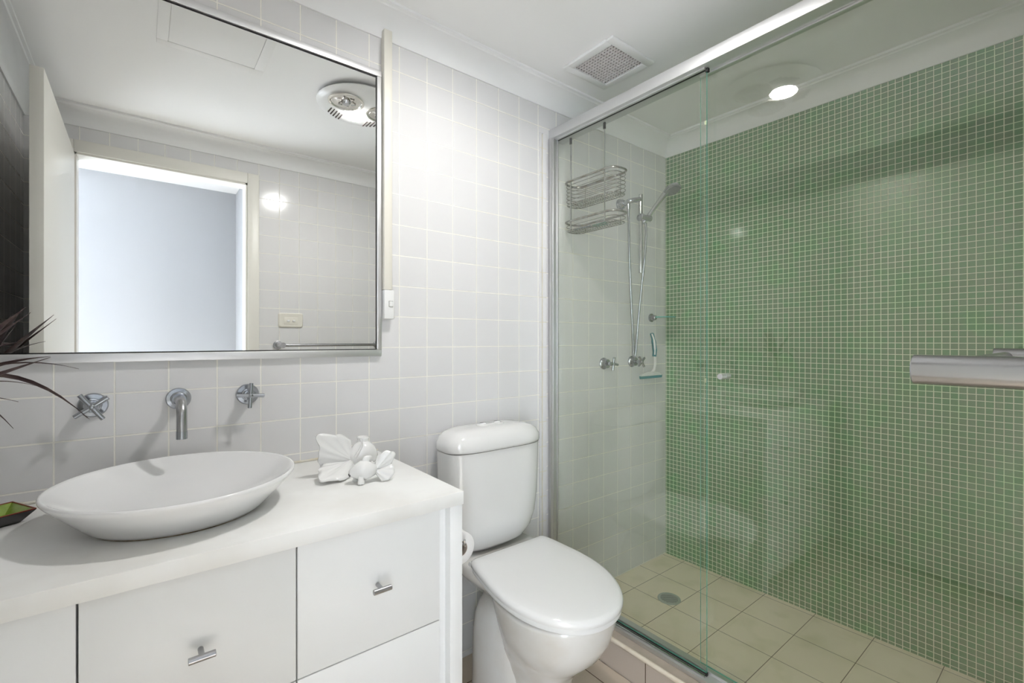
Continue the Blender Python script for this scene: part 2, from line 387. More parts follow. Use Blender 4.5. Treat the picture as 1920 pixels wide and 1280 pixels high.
# ---------------------------------------------------------------- wall taps and spout
def cross_handle(bm, c, ax, r, L, ang, seg=16):
    """two crossed bars in the plane normal to ax"""
    c = Vector(c); u, v = frame_of(Vector(ax))
    for a in (ang, ang+PI/2):
        d = u*math.cos(a)+v*math.sin(a); cyl(bm, c-d*L, c+d*L, r, seg=seg, bev=.0008)
def wall_tap(name, x, z, ang, label, L=.034, r=.0055, fr_=.030, dep=.052):
    t = thing(name, label, 'tap', (x, 0, z), 'wall taps above the basin')
    bm = N(); lathe(bm, (x, 0, z), (0, -1, 0), [(0, fr_), (.005, fr_), (.009, fr_*.92), (.010, fr_*.6), (.012, fr_*.58)], 36); part('flange', bm, 'chrome', t)
    bm = N(); lathe(bm, (x, 0, z), (0, -1, 0), [(.010, .0175), (.020, .0175), (.021, .0145), (.034, .014), (.035, .010), (dep-.003, .0095)], 28); part('body', bm, 'chrome', t)
    bm = N(); cross_handle(bm, (x, -dep, z), (0, -1, 0), r, L, ang); ell(bm, (x, -dep, z), (.008, .008, .008)); part('cross_handle', bm, 'chrome', t)
wall_tap('wall_tap', -.095, 1.085, 0.96, 'chrome cross-handle wall tap left of the basin spout', L=.038)
wall_tap('wall_tap', .247, 1.088, 0.06, 'chrome cross-handle wall tap right of the basin spout', L=.036)
t = thing('basin_spout', 'curved chrome wall spout over the white basin, between two taps', 'tap', (.08, 0, 1.088))
bm = N(); lathe(bm, (.08, 0, 1.088), (0, -1, 0), [(0, .029), (.005, .029), (.009, .027), (.010, .019), (.018, .018), (.019, .016), (.026, .0155)], 36); part('flange', bm, 'chrome', t)
bm = N(); pth = [(.08, -.02, 1.088), (.08, -.10, 1.088)]+[(.08, -.10-.036*math.sin(a), 1.052+.036*math.cos(a)) for a in [PI/2*k/8 for k in range(1, 9)]]+[(.08, -.136, 1.035), (.08, -.136, 1.004)]
tube(bm, pth, .0115, 20); part('spout', bm, 'steel', t)
bm = N(); cyl(bm, (.08, -.136, 1.018), (.08, -.136, .999), .0122, seg=20); part('aerator', bm, 'chrome', t)

# ---------------------------------------------------------------- vanity
BX, BF = .650, -.560
bm = N(); box(bm, (LX+.002, BF, .826), (BX, -.003, .860), .0015)
solo('vanity_benchtop', bm, 'bench', 'white laminate benchtop carrying the oval basin and fish ornaments', 'benchtop')
bm = N(); box(bm, (LX+.002, -.006, .860), (BX, -.0005, .867), .002)
solo('silicone_bead', bm, 'white_sili', 'yellowed silicone bead where the white benchtop meets the wall tiles', 'sealant')
t = thing('vanity_cabinet', 'white vanity cabinet with flat fronts and small chrome bar handles', 'cabinet', (.1, -.28, -.02))
bm = N(); box(bm, (LX+.004, -.515, .03), (.612, -.01, .8258)); box(bm, (LX+.004, -.47, -.02), (.61, -.05, .03)); part('carcass', bm, mat('grey_recess', (.5, .5, .5), .6), t)
bm = N(); box(bm, (.612, -.556, -.02), (.648, -.01, .8258), .001); box(bm, (.5925, -.530, .03), (.612, -.515, .8258)); part('side_panel', bm, 'lam', t)
def front(name, x0, x1, z0, z1, hx=None, hz=None):
    p = part(name, box(N(), (x0+.0015, -.540, z0+.0012), (x1-.0015, -.515, z1-.0012), .0012), 'lam', t)
    if hx is not None:
        bm = N(); cyl(bm, (hx, -.54, hz), (hx, -.566, hz), .0048, seg=16); cyl(bm, (hx-.021, -.570, hz), (hx+.021, -.570, hz), .0062, seg=20, bev=.0006)
        part('handle', bm, 'steel', p)
front('drawer', .253, .592, .541, .8245, .427, .684); front('drawer', .253, .592, .26, .541, .427, .40)
front('door', -.082, .253, .541, .8245, .086, .676); front('door', -.082, .253, .26, .541, .086, .40)
front('door', LX+.006, -.082, .26, .8245); front('kick_drawer', LX+.006, .592, .03, .26)

# ---------------------------------------------------------------- basin
t = thing('vessel_basin', 'wide oval white ceramic vessel basin standing on the benchtop', 'basin', (.07, -.28, .86))
bx, by = .072, -.283
def bring(z, rx, ry, oy=0): return sell(bx, by+oy, z, rx, ry, ry, 2.0, 72)
bm = N()
R = [(.861, .150, .140, -.012), (.864, .160, .150, -.012), (.872, .170, .162, -.010), (.890, .188, .184, -.006), (.908, .206, .205, -.003), (.922, .220, .221, 0), (.930, .2275, .2285, 0), (.936, .2315, .233, 0), (.940, .232, .2335, 0), (.9425, .230, .2315, 0), (.9425, .2265, .228, 0), (.939, .222, .2235, 0),
     (.928, .206, .208, 0), (.910, .180, .182, 0), (.893, .145, .147, 0), (.881, .10, .10, 0), (.8755, .05, .05, 0), (.8745, .024, .024, 0)]
loft(bm, [bring(*r) for r in R]); part('bowl', bm, 'basin', t, sharp=1.2)
bm = N(); lathe(bm, (bx, by-.03, .8742), (0, 0, 1), [(0, .024), (.002, .023), (.0025, .018), (.001, .016), (.001, .002)], 24); part('waste', bm, 'chrome', t)
bm = N(); loft(bm, [sell(bx, by-.012, .8602, .1545, .1445, .1445, 2, 64), sell(bx, by-.012, .8620, .1555, .1455, .1455, 2, 64)]); part('sealant_line', bm, 'grime', t)

# ---------------------------------------------------------------- soap dish with soap
t = thing('soap_dish', 'square black soap dish with green glazed inside, left of the basin', 'soap dish', (-.25, -.155, .86))
e1 = V(-.87, -.49, 0).normalized(); e2 = V(-.475, .88, 0).normalized(); cor = V(-.176, -.157, 0); S = .103
ctr = cor+(e1+e2)*S/2
def sq(z, k): return [ctr+(e1*a+e2*b)*S/2*k+V(0, 0, z) for a, b in ((-1, -1), (-1, 1), (1, 1), (1, -1))]
bm = N(); loft(bm, [sq(.8605, .60), sq(.862, .64), sq(.886, 1.0), sq(.8865, .985), sq(.8862, .96)], (True, False)); part('outside', bm, 'dishout', t)
bm = N(); loft(bm, [sq(.8868, 1.003), sq(.8885, 1.0), sq(.8885, .965), sq(.8862, .955)], (False, False)); part('rim', bm, 'dishrim', t, 'rust red rim')
bm = N(); loft(bm, [sq(.887, .965), sq(.868, .62), sq(.866, .1)], (False, True)); part('inside', bm, 'dishin', t, 'green glazed inside')
bm = N(); ell(bm, ctr+V(-.022, -.008, .877), (.026, .036, .0105), Matrix.Rotation(-1.0, 3, 'Z')); solo('soap_bar', bm, 'soap', 'white oval bar of soap lying in the green dish', 'soap')

# ---------------------------------------------------------------- plant
t = thing('potted_plant', 'spiky dark purple plant on the benchtop at the left of the basin', 'plant', (-.345, -.225, .86))
bm = N(); lathe(bm, (-.345, -.225, .8605), (0, 0, 1), [(0, .045), (.004, .048), (.10, .062), (.106, .064), (.11, .062), (.108, .057), (.095, .055)], 28, (True, False)); part('pot', bm, 'pot', t)
bm = N(); lathe(bm, (-.345, -.225, .955), (0, 0, 1), [(0, .054), (.003, .05), (.004, .005)], 20); part('soil', bm, 'soil', t)
bm = N(); tube(bm, smooth_path([(-.345, -.225, .95), (-.35, -.22, 1.02), (-.34, -.215, 1.10), (-.345, -.215, 1.15)]), .006, 8); part('stem', bm, 'stem', t)
def leaf(tip, lift=.05, wid=.008, base=(-.345, -.215, 1.14), bow=0.0):
    b = Vector(base)+V(0, 0, random.uniform(-.03, .015)); tip = Vector(tip); m = (b+tip)/2+V(0, 0, lift)+V(0, bow, 0)
    n = 12; ctr_ = [(1-s)**2*b+2*s*(1-s)*m+s*s*tip for s in [k/n for k in range(n+1)]]
    bm = N(); rings = []
    for k, p in enumerate(ctr_):
        s = k/n; d = (ctr_[min(k+1, n)]-ctr_[max(k-1, 0)]).normalized(); side = d.cross(V(0, .5, .85)).normalized(); up = side.cross(d)
        wd = wid*(.55+1.3*s*(1-s)*1.6)*(1-s**3)+.0002
        rings.append([p-side*wd+up*wd*.35, p-up*.0004, p+side*wd+up*wd*.35, p+up*.0006])
    loft(bm, rings); part('leaf', bm, 'leaf', t, sharp=2)
for tip, lift, wid in (((-.150, -.20, 1.214), .035, .0065), ((-.146, -.235, 1.213), .005, .006), ((-.106, -.20, 1.186), .07, .003), ((-.168, -.20, 1.152), .06, .0025),
                       ((-.089, -.20, 1.075), .14, .0055), ((-.092, -.203, 1.078), .155, .003), ((-.197, -.20, 1.122), .04, .003), ((-.204, -.20, 1.068), .09, .005),
                       ((-.185, -.20, 1.317), .01, .008), ((-.180, -.195, 1.306), .0, .005), ((-.242, -.20, 1.335), .02, .009), ((-.248, -.15, 1.287), .01, .007), ((-.255, -.16, 1.315), .03, .008), ((-.198, -.17, 1.245), .03, .004),
                       ((-.285, -.20, 1.355), .01, .008), ((-.33, -.14, 1.36), .01, .008), ((-.40, -.30, 1.33), .03, .008), ((-.41, -.15, 1.27), .05, .008), ((-.36, -.33, 1.31), .05, .008),
                       ((-.40, -.30, 1.12), .08, .008), ((-.31, -.36, 1.16), .08, .007), ((-.41, -.2, 1.10), .08, .008), ((-.28, -.30, 1.24), .05, .006), ((-.22, -.12, 1.20), .04, .004)):
    leaf(tip, lift, wid*1.35)

# ---------------------------------------------------------------- goldfish ornaments
def fan(bm, root, dirs, lens, wave=.006, nw=7, thick=.006, nr=10, curl=None):
    """ruffled fan tail: dirs are keyframe directions swept from first to last"""
    root = Vector(root); na = 36; top = []; bot = []
    for i in range(na+1):
        s = i/na*(len(dirs)-1); k = min(int(s), len(dirs)-2); f = s-k; f2 = f*f*(3-2*f)
        d = (Vector(dirs[k]).normalized()*(1-f)+Vector(dirs[k+1]).normalized()*f).normalized(); Ln = lens[k]*(1-f2)+lens[k+1]*f2
        d2 = (Vector(dirs[min(k+1, len(dirs)-1)])-Vector(dirs[k])).normalized(); nrm = d.cross(d2).normalized()
        rt, rb = [], []
        for j in range(nr+1):
            q = j/nr; p = root+d*Ln*q+nrm*(wave*math.sin(i/na*nw*2*PI+q*1.5)*q*(1.1-.25*q))
            if curl: p += Vector(curl)*q*q*math.sin(PI*i/na)
            th = thick*(1.4-.9*q)*(.35+.65*math.sin(PI*min(max(i/na, .03), .97)))
            if j == nr: th *= .45
            rt.append(bm.verts.new(p+nrm*th)); rb.append(bm.verts.new(p-nrm*th))
        top.append(rt); bot.append(rb)
    for i in range(na):
        for j in range(nr):
            bm.faces.new((top[i][j], top[i+1][j], top[i+1][j+1], top[i][j+1])); bm.faces.new((bot[i][j], bot[i][j+1], bot[i+1][j+1], bot[i+1][j]))
        bm.faces.new((top[i][nr], top[i+1][nr], bot[i+1][nr], bot[i][nr])); bm.faces.new((top[i+1][0], top[i][0], bot[i][0], bot[i+1][0]))
    for r, q in ((top[0], bot[0]), (top[na], bot[na])):
        for j in range(nr): bm.faces.new((r[j], r[j+1], q[j+1], q[j]))
    return bm
def rings_path(bm, keys, seg=24):
    """keys: (point, direction, ra, rb)"""
    rs = []
    for p, d, ra, rb in keys:
        u, v = frame_of(Vector(d)); rs.append([Vector(p)+u*math.cos(a)*ra+v*math.sin(a)*rb for a in [2*PI*k/seg for k in range(seg)]])
    return loft(bm, rs)
# big fish: body behind, mouth collar upward, fan tail to the left
t = thing('fish_ornament', 'larger white ceramic goldfish ornament with open mouth and big ruffled tail', 'ornament', (.53, -.19, .86), 'ceramic goldfish on the benchtop')
tr_ = V(.474, -.205, .893)
bm = N(); ks = []
for s_, r in ((0, .013), (.12, .022), (.3, .033), (.5, .040), (.7, .0385), (.85, .031), (.95, .020), (1.0, .008)):
    ks.append((tr_+V(.092*s_, .012*s_, .018*math.sin(PI*s_)*.6+.010*s_), V(1, .1, .15), r*.95, r))
rings_path(bm, ks); part('body', bm, 'ceramic', t, sharp=1.4)
bm = N(); lathe(bm, (.522, -.196, .914), (.04, 0, 1), [(0, .034), (.010, .029), (.020, .021), (.030, .0165), (.038, .0170), (.042, .0185), (.0435, .0165), (.040, .0135), (.02, .011)], 28, (False, True)); part('mouth_collar', bm, 'ceramic', t, sharp=1.4)
bm = N(); fan(bm, tr_+V(.016, 0, -.002), [(-.10, .05, 1), (-.55, .08, .95), (-1.0, .08, .84), (-1, .02, .52), (-1.0, -.02, .22), (-1, -.05, .0)], [.064, .098, .140, .112, .106, .095], .0014, 5.5, .0105, curl=(0, -.020, 0)); part('tail_fin', bm, 'ceramic', t, sharp=1.4)
bm = N(); fan(bm, tr_+V(.016, 0, -.004), [(-1, -.12, .10), (-1.0, -.30, -.05), (-.95, -.62, -.20), (-.62, -.72, -.22), (-.15, -.45, -.22)], [.090, .112, .137, .112, .055], .0013, 5.0, .0105, curl=(-.004, -.010, .008)); part('tail_fin', bm, 'ceramic', t, sharp=1.4)
bm = N(); tube(bm, smooth_path([(.490, -.222, .905), (.500, -.226, .922), (.510, -.224, .940), (.506, -.222, .957)]), [.0075]*6+[.006]*6+[.0042]*6+[.0025], 12, flat=.6); part('side_fin', bm, 'ceramic', t, sharp=1.4)
bm = N(); tube(bm, smooth_path([(.535, -.225, .885), (.550, -.232, .870), (.558, -.236, .8615)]), [.010]*12+[.007], 10, flat=.6); part('side_fin', bm, 'ceramic', t, sharp=1.4)
# small fish: head left, tail right
t = thing('fish_ornament', 'smaller white ceramic goldfish ornament in front, facing the basin', 'ornament', (.50, -.335, .86), 'ceramic goldfish on the benchtop')
h = V(.437, -.322, .893); e = V(.508, -.334, .892)
bm = N(); ks = []
for s_, r, dz in ((0, .006, -.004), (.05, .0095, -.003), (.2, .017, 0), (.4, .0245, .001), (.6, .0255, .001), (.8, .020, 0), (1, .013, 0)):
    ks.append((h.lerp(e, s_)+V(0, 0, dz), e-h, r*.95, r*1.05))
rings_path(bm, ks); part('body', bm, 'ceramic', t, sharp=1.4)
bm = N(); lathe(bm, h+V(.0004, -.004, -.007), (-1, -.5, -.25), [(0, .0045), (.0012, .0035), (.0013, .001)], 14); part('mouth', bm, 'dark', t, 'dark open mouth')
bm = N(); fan(bm, (.482, -.330, .908), [(-.9, 0, .75), (-.1, 0, 1), (.7, 0, .9)], [.016, .024, .026], .0005, 2, .0045, 6); part('dorsal_fin', bm, 'ceramic', t, sharp=1.4)
for sy in (-1, 1):
    bm = N(); tube(bm, smooth_path([(.462, -.329+sy*.013, .882), (.461, -.329+sy*.018, .870), (.460, -.329+sy*.020, .8615)]), [.0075]*6+[.0092]*6+[.008], 12, flat=.55); part('side_fin', bm, 'ceramic', t, sharp=1.4)
bm = N(); fan(bm, (.500, -.334, .890), [(.30, -.05, 1), (.72, -.1, .95), (1.0, -.1, .72), (1.0, -.1, .2)], [.040, .064, .072, .052], .0016, 3.6, .0075, curl=(0, -.006, 0)); part('tail_fin', bm, 'ceramic', t, sharp=1.4)
bm = N(); fan(bm, (.500, -.334, .889), [(1.0, -.15, .25), (1.0, -.35, -.15), (.75, -.55, -.50), (.3, -.45, -.55)], [.054, .058, .050, .038], .0016, 3.4, .0075); part('tail_fin', bm, 'ceramic', t, sharp=1.4)
bm = N(); fan(bm, (.502, -.332, .889), [(.9, .5, .35), (.9, .55, -.1), (.9, .5, -.30)], [.060, .066, .060], .0015, 2, .0065); part('tail_fin', bm, 'ceramic', t, sharp=1.4)

# ---------------------------------------------------------------- toilet
TX = 1.071
t = thing('toilet', 'white close-coupled toilet with closed lid between vanity and shower screen', 'toilet', (TX, -.33, -.02))
bm = N(); rs = []
for z, hx, df, db, n in ((.452, .10, .115, .05, 2.6), (.456, .125, .135, .062, 2.8), (.475, .152, .155, .072, 3.2), (.51, .178, .168, .078, 3.6), (.56, .196, .174, .08, 3.8), (.64, .206, .177, .08, 4), (.74, .211, .179, .08, 4), (.838, .2135, .180, .08, 4)):
    rs.append(sell(TX, -.085, z, hx, df-.082, db, n, 56))
loft(bm, rs); ci = part('cistern', bm, 'ceramic', t, sharp=1.2)
bm = N(); rs = []
for z, hx, df, db in ((.8405, .212, .100, .082), (.8415, .2165, .104, .083), (.850, .219, .106, .083), (.872, .217, .104, .083), (.892, .205, .095, .081), (.906, .182, .082, .077), (.914, .150, .066, .068), (.917, .10, .045, .05), (.918, .03, .012, .012)):
    rs.append(sell(TX, -.085, z, hx, df, db, 3.6, 56))
loft(bm, rs); ld = part('cistern_lid', bm, 'ceramic', ci, sharp=1.2)
bm = N(); loft(bm, [sell(TX, -.085, z, .208, .092, .076, 4, 56) for z in (.8375, .8406)]); part('lid_gap', bm, 'rubber', ci)
bm = N(); loft(bm, [[V(x, y, z) for x, y in rrect(TX+.005, -.085, a, b, b*.95)] for z, a, b in ((.9165, .062, .024), (.920, .061, .023), (.9215, .058, .020))]); bp = part('button_plate', bm, 'ceramic', ci)
for sx in (-1, 1):
    bm = N(); loft(bm, [sell(TX+.005+sx*.034, -.085, z, a, a*.8, a*.8, 2, 24) for z, a in ((.9212, .013), (.9235, .012), (.9245, .006))]); part('flush_button', bm, 'whitep', ci)
    bm = N(); box(bm, (TX+.005+sx*.034-.007, -.078, .9235), (TX+.005+sx*.034+.007, -.074, .9252), .0004); part('button_mark', bm, 'dark', ci)
bm = N(); box(bm, (TX-.012, -.088, .9212), (TX+.012, -.086, .9220)); part('maker_mark', bm, 'steel', ci)
# pan
bm = N(); rs = []
def pan(z, cy, rx, f, b, n=2.2): rs.append(sell(TX, cy, z, rx, f, b, n, 56))
pan(-.019, -.36, .105, .14, .16, 2.6); pan(.03, -.36, .100, .135, .16, 2.6); pan(.12, -.37, .098, .13, .15, 2.4); pan(.17, -.39, .108, .14, .15); pan(.215, -.41, .128, .165, .16)
pan(.26, -.43, .150, .19, .175); pan(.31, -.44, .168, .208, .19); pan(.36, -.445, .180, .216, .205); pan(.392, -.45, .186, .219, .22); pan(.402, -.45, .186, .219, .22); pan(.405, -.45, .180, .213, .215)
loft(bm, rs); part('pan', bm, 'ceramic_stain', t, sharp=1.2)
# shelf under the cistern
bm = N(); rs = [sell(TX, -.16, z, hx, f, b, n, 48) for z, hx, f, b, n in ((.33, .10, .12, .10, 2.4), (.38, .145, .14, .125, 3), (.41, .168, .15, .135, 3.4), (.440, .172, .15, .14, 3.6), (.4515, .165, .14, .135, 3.6))]
loft(bm, rs); part('cistern_shelf', bm, 'ceramic_stain', t, sharp=1.2)
# trap hump behind the bowl
bm = N(); rs = [sell(TX, cy, z, hx, f, b, 2.3, 48) for z, cy, hx, f, b in ((-.019, -.25, .150, .17, .16), (.05, -.25, .148, .168, .158), (.13, -.245, .144, .16, .155), (.20, -.235, .137, .15, .145), (.25, -.228, .126, .135, .13), (.285, -.22, .108, .115, .11), (.305, -.215, .085, .09, .085), (.313, -.21, .05, .05, .05))]
loft(bm, rs); part('trap', bm, 'ceramic_stain', t, sharp=1.2)
# seat and lid (rising slightly to the hinge)
def lidring(k, dz, th=0):
    out = []; y0, y1, ym = -.208, -.688, -.43
    prof = []
    n = 22
    for i in range(n+1):
        a = PI/2*i/n; prof.append(((.206)*math.cos(a)**.92 if i < n else 0, ym-(ym-y1)*math.sin(a)))
    side = [(.158, y0), (.169, y0-.004), (.176, y0-.014), (.183, -.25), (.192, -.30), (.1995, -.35), (.2045, -.39)]
    pts = side+prof
    full = [(x, y) for x, y in pts]+[(-x, y) for x, y in reversed(pts[:-1])]
    cy = -.44
    for x, y in full:
        X = x*k; Y = cy+(y-cy)*(1-(1-k)*.85)
        out.append(V(TX+X, Y, .437+(Y-y1)*.085+dz))
    return out
bm = N(); loft(bm, [lidring(.955, -.034), lidring(.975, -.033), lidring(.98, -.026), lidring(.975, -.0185), lidring(.95, -.018)]); part('seat', bm, 'whitep', t, sharp=1.2)
bm = N(); loft(bm, [lidring(.975, -.0165), lidring(.995, -.016), lidring(1.0, -.010), lidring(.995, -.003), lidring(.975, .0025), lidring(.93, .006), lidring(.8, .0095), lidring(.5, .0125), lidring(.15, .0135)]); part('seat_lid', bm, 'ceramic', t, sharp=1.2)
for sx in (-1, 1):
    bm = N(); cyl(bm, (TX+sx*.13, -.20, .455), (TX+sx*.165, -.20, .455), .011, seg=16, bev=.001); part('hinge', bm, 'whitep', t)

# ---------------------------------------------------------------- toilet roll and holder on the vanity side
t = thing('toilet_roll_holder', 'chrome bracket on the vanity side carrying the toilet roll', 'roll holder', (.648, -.352, .695))
rc = V(.6937, -.428, .669)
bm = N(); lathe(bm, (.6485, -.352, .695), (1, 0, 0), [(0, .014), (.004, .014), (.006, .008)], 20); part('mount', bm, 'chrome2', t)
bm = N(); tube(bm, smooth_path([(.653, -.352, .695), (.675, -.352, .690), (.690, -.354, .689), (rc.x, -.37, .6846), (rc.x, -.486, .6846), (rc.x, -.493, .689), (rc.x, -.495, .700)]), .0038, 10); part('arm', bm, 'chrome2', t)
t = thing('toilet_roll', 'white toilet paper roll hanging beside the vanity cabinet', 'toilet paper', tuple(rc))
bm = N(); lathe(bm, rc+V(0, .046, 0), (0, -1, 0), [(0, .021), (0, .042), (.002, .0455), (.093, .0455), (.095, .042), (.095, .021)], 40, (False, False)); part('paper', bm, 'paper', t)
bm = N(); lathe(bm, rc+V(0, .046, 0), (0, -1, 0), [(0, .0195), (0, .021), (.0952, .021), (.0952, .0195)], 28, (False, False)); part('core', bm, 'card', t)
bm = N(); tube(bm, smooth_path([(.80, -.30, -.018), (.806, -.30, .14), (.806, -.30, .26), (.800, -.30, .298), (.788, -.30, .306)]), .0038, 10)
solo('metal_rod', bm, 'chrome2', 'thin bent metal rod standing between vanity side and toilet', 'rod')

# ---------------------------------------------------------------- shower screen
t = thing('shower_screen', 'two-panel sliding glass shower screen in an aluminium frame', 'shower screen', (1.5, -.8, .095))
bm = N(); box(bm, (1.470, -1.599, 2.171), (1.556, -.001, 2.214), .002); tr = part('top_rail', bm, 'alu2', t)
bm = N(); box(bm, (1.488, -.75, 2.166), (1.498, -.03, 2.1715)); part('rail_lip', bm, 'alu2', tr)
bm = N(); box(bm, (1.461, -.027, .096), (1.4985, -.0075, 2.1705), .002); box(bm, (1.4985, -.030, .096), (1.5065, -.0075, 2.1705), .002); box(bm, (1.4725, -.030, .096), (1.479, -.026, 2.1705), .001); part('wall_jamb', bm, 'alu2', t)
bm = N(); box(bm, (1.4985, -1.599, .096), (1.556, -1.58, 2.1705), .002); part('wall_jamb', bm, 'alu2', t)
bm = N(); box(bm, (1.470, -1.599, .0957), (1.556, -.0075, .108), .0015); box(bm, (1.470, -1.599, .108), (1.474, -.0075, .112), .0005); box(bm, (1.514, -1.599, .108), (1.518, -.0075, .118), .0005); part('bottom_rail', bm, 'alu2', t)
def pane(name, x, y0, y1, z0, z1, m):
    bm = N(); box(bm, (x-.0025, y0, z0), (x+.0025, y1, z1)); bm.normal_update()
    for f in bm.faces:
        f.material_index = 0 if abs(f.normal.x) > .5 else 1
    return part(name, bm, [m, 'glassedge'], t)
p1 = pane('glass_panel', 1.503, -.751, -.012, .118, 2.170, 'glassp')
bm = N(); box(bm, (1.4985, -.752, 2.166), (1.5075, -.028, 2.1705)); box(bm, (1.498, -.757, 2.158), (1.51, -.7475, 2.1705)); part('top_seal', bm, 'rubber', p1)
bm = N(); box(bm, (1.4984, -.752, .1135), (1.5078, -.030, .1165)); box(bm, (1.498, -.753, .097), (1.508, -.7485, .118)); part('bottom_seal', bm, 'rubber', p1)
bm = N(); box(bm, (1.486, -.752, .108), (1.4972, -.030, .1125), .001); part('bottom_channel', bm, 'chrome2', p1)
p2 = pane('glass_panel', 1.530, -1.578, -.713, .122, 2.170, 'glass2')
bm = N(); box(bm, (1.526, -1.578, 2.165), (1.534, -.713, 2.1705)); part('top_channel', bm, 'alu', p2)
bm = N(); cyl(bm, (1.5275, -.797, 1.127), (1.501, -.797, 1.127), .0095, seg=24, bev=.001); cyl(bm, (1.5325, -.797, 1.127), (1.560, -.797, 1.127), .0095, seg=24, bev=.001); part('knob', bm, 'alu', p2)
for z in (1.99, 1.11, .165):
    bm = N(); box(bm, (1.506, -.748, z-.007), (1.512, -.741, z+.007), .001); part('bumper', bm, mat('clear_plastic', (.62, .66, .45), .3), p1)

# ---------------------------------------------------------------- shower caddy
t = thing('shower_caddy', 'two-tier chrome wire shower caddy hooked over the screen rail', 'shower caddy', (1.58, -.18, 1.76))
def rr3(z, inset=0, k=6, r=.04): return [V(x, y, z) for x, y in rrect(1.586, -.178, .052-inset, .152-inset, r-inset*.5, k)]
for z0, z1, n in ((1.872, 1.974, 6), (1.752, 1.792, 2)):
    bm = N(); tube(bm, rr3(z1), .0048, 10, closed=True); bk = part('basket', bm, 'wire', t)
    bm = N()
    for k in range(1, n+1): tube(bm, rr3(z1-(z1-z0)*k/n, .002 if k < n else .004), .0017, 6, closed=True)
    for y in (-.075, -.28):
        tube(bm, [(1.535, y, z1), (1.536, y, z0)], .0016, 6)
        tube(bm, [(1.637, y, z1), (1.636, y, z0)], .0016, 6)
    for k in range(20):
        y = -.045-.0142*k; hx = .046 if 1 < k < 18 else .034
        tube(bm, [(1.586-hx, y, z0-.001), (1.586+hx, y, z0-.001)], .0016, 6)
    for x in (1.566, 1.606): tube(bm, [(x, -.326, z0), (x, -.03, z0)], .0014, 6)
    part('wires', bm, 'wire', bk)
for y in (-.079, -.277):
    bm = N(); tube(bm, [(1.5355, y, 1.756), (1.5355, y, 2.16)], .0028, 8); hk = part('hanger_rod', bm, 'chrome2', t)
    bm = N(); box(bm, (1.5315, y-.005, 2.142), (1.5385, y+.005, 2.1705), .001); part('hook_cap', bm, 'rubber', hk, 'black rubber cap')
bm = N(); tube(bm, [(1.565, -.07, 1.7595), (1.58, -.16, 1.7605)], .0045, 8, flat=.5); solo('razor', bm, 'blue', 'blue plastic stick lying in the lower caddy basket', 'razor')
bm = N(); box(bm, (1.570, -.245, 1.7535), (1.60, -.175, 1.766), .005); solo('soap_bar', bm, 'aqua', 'grey-green soap bar in the lower basket of the wire caddy', 'soap')

# ---------------------------------------------------------------- shower head on slider
t = thing('hand_shower', 'chrome hand shower on a short wall rail with a hanging hose', 'shower', (2.03, 0, 1.96))
bm = N(); lathe(bm, (1.985, 0, 1.965), (0, -1, 0), [(0, .030), (.006, .030), (.010, .026), (.022, .024), (.030, .018), (.034, .016)], 32); part('flange', bm, 'chrome', t)
bm = N(); tube(bm, smooth_path([(1.985, -.025, 1.965), (1.99, -.07, 1.972), (2.045, -.085, 1.985)], 5), .0125, 16); cyl(bm, (1.988, -.055, 1.967), (1.988, -.055, 1.930), .0085, seg=16); part('arm', bm, 'chrome', t)
bm = N(); cyl(bm, (2.050, -.085, 2.012), (2.050, -.085, 1.60), .0105, seg=20, bev=.001); part('riser', bm, 'chrome2', t)
bm = N(); ell(bm, (2.050, -.088, 1.890), (.022, .024, .022)); cyl(bm, (2.028, -.10, 1.888), (2.095, -.115, 1.885), .014, .016, bev=.002); part('slider', bm, 'chrome', t)
hb = V(2.075, -.105, 1.885); he = V(2.160, -.165, 2.028); ax = (he-hb).normalized()
bm = N(); tube(bm, [hb-ax*.03, hb, hb.lerp(he, .35), hb.lerp(he, .75), he+V(.006, -.006, .006)], [.009, .012, .0115, .0135, .017], 20); hs = part('handset', bm, 'chrome2', t)
fd = V(-.05, -.42, -.90).normalized(); hc = he+V(.010, -.030, .010)
bm = N(); lathe(bm, hc-fd*.016, fd, [(0, .012), (.002, .026), (.010, .040), (.020, .044), (.026, .043)], 36); part('head', bm, 'chrome2', hs)
bm = N(); u_, v_ = frame_of(fd)
lathe(bm, hc+fd*.0095, fd, [(0, .041), (.003, .040), (.004, .018), (.003, .004)], 32)
for rr_, nn in ((.012, 6), (.024, 12), (.034, 18)):
    for k in range(nn):
        a = 2*PI*k/nn; q = hc+fd*.012+(u_*math.cos(a)+v_*math.sin(a))*rr_; cyl(bm, q, q+fd*.003, .0018, seg=6)
part('spray_face', bm, mat('grey_spray_face', (.32, .33, .33), .4), hs)
def hose(name, pts, r):
    p = smooth_path(pts, 40); n = len(p)
    bm = N(); tube(bm, p, [r*(1 if i % 2 else .86) for i in range(n)], 8); part(name, bm, 'chrome', t, sharp=2)
hose('hose', [(1.988, -.055, 1.935), (1.992, -.055, 1.80), (2.000, -.055, 1.60), (2.018, -.052, 1.40), (2.042, -.045, 1.22), (2.052, -.040, 1.16), (2.062, -.046, 1.19), (2.064, -.060, 1.35), (2.060, -.08, 1.50), (2.064, -.098, 1.66), (2.072, -.104, 1.80), (2.070, -.102, 1.862)], .0066)

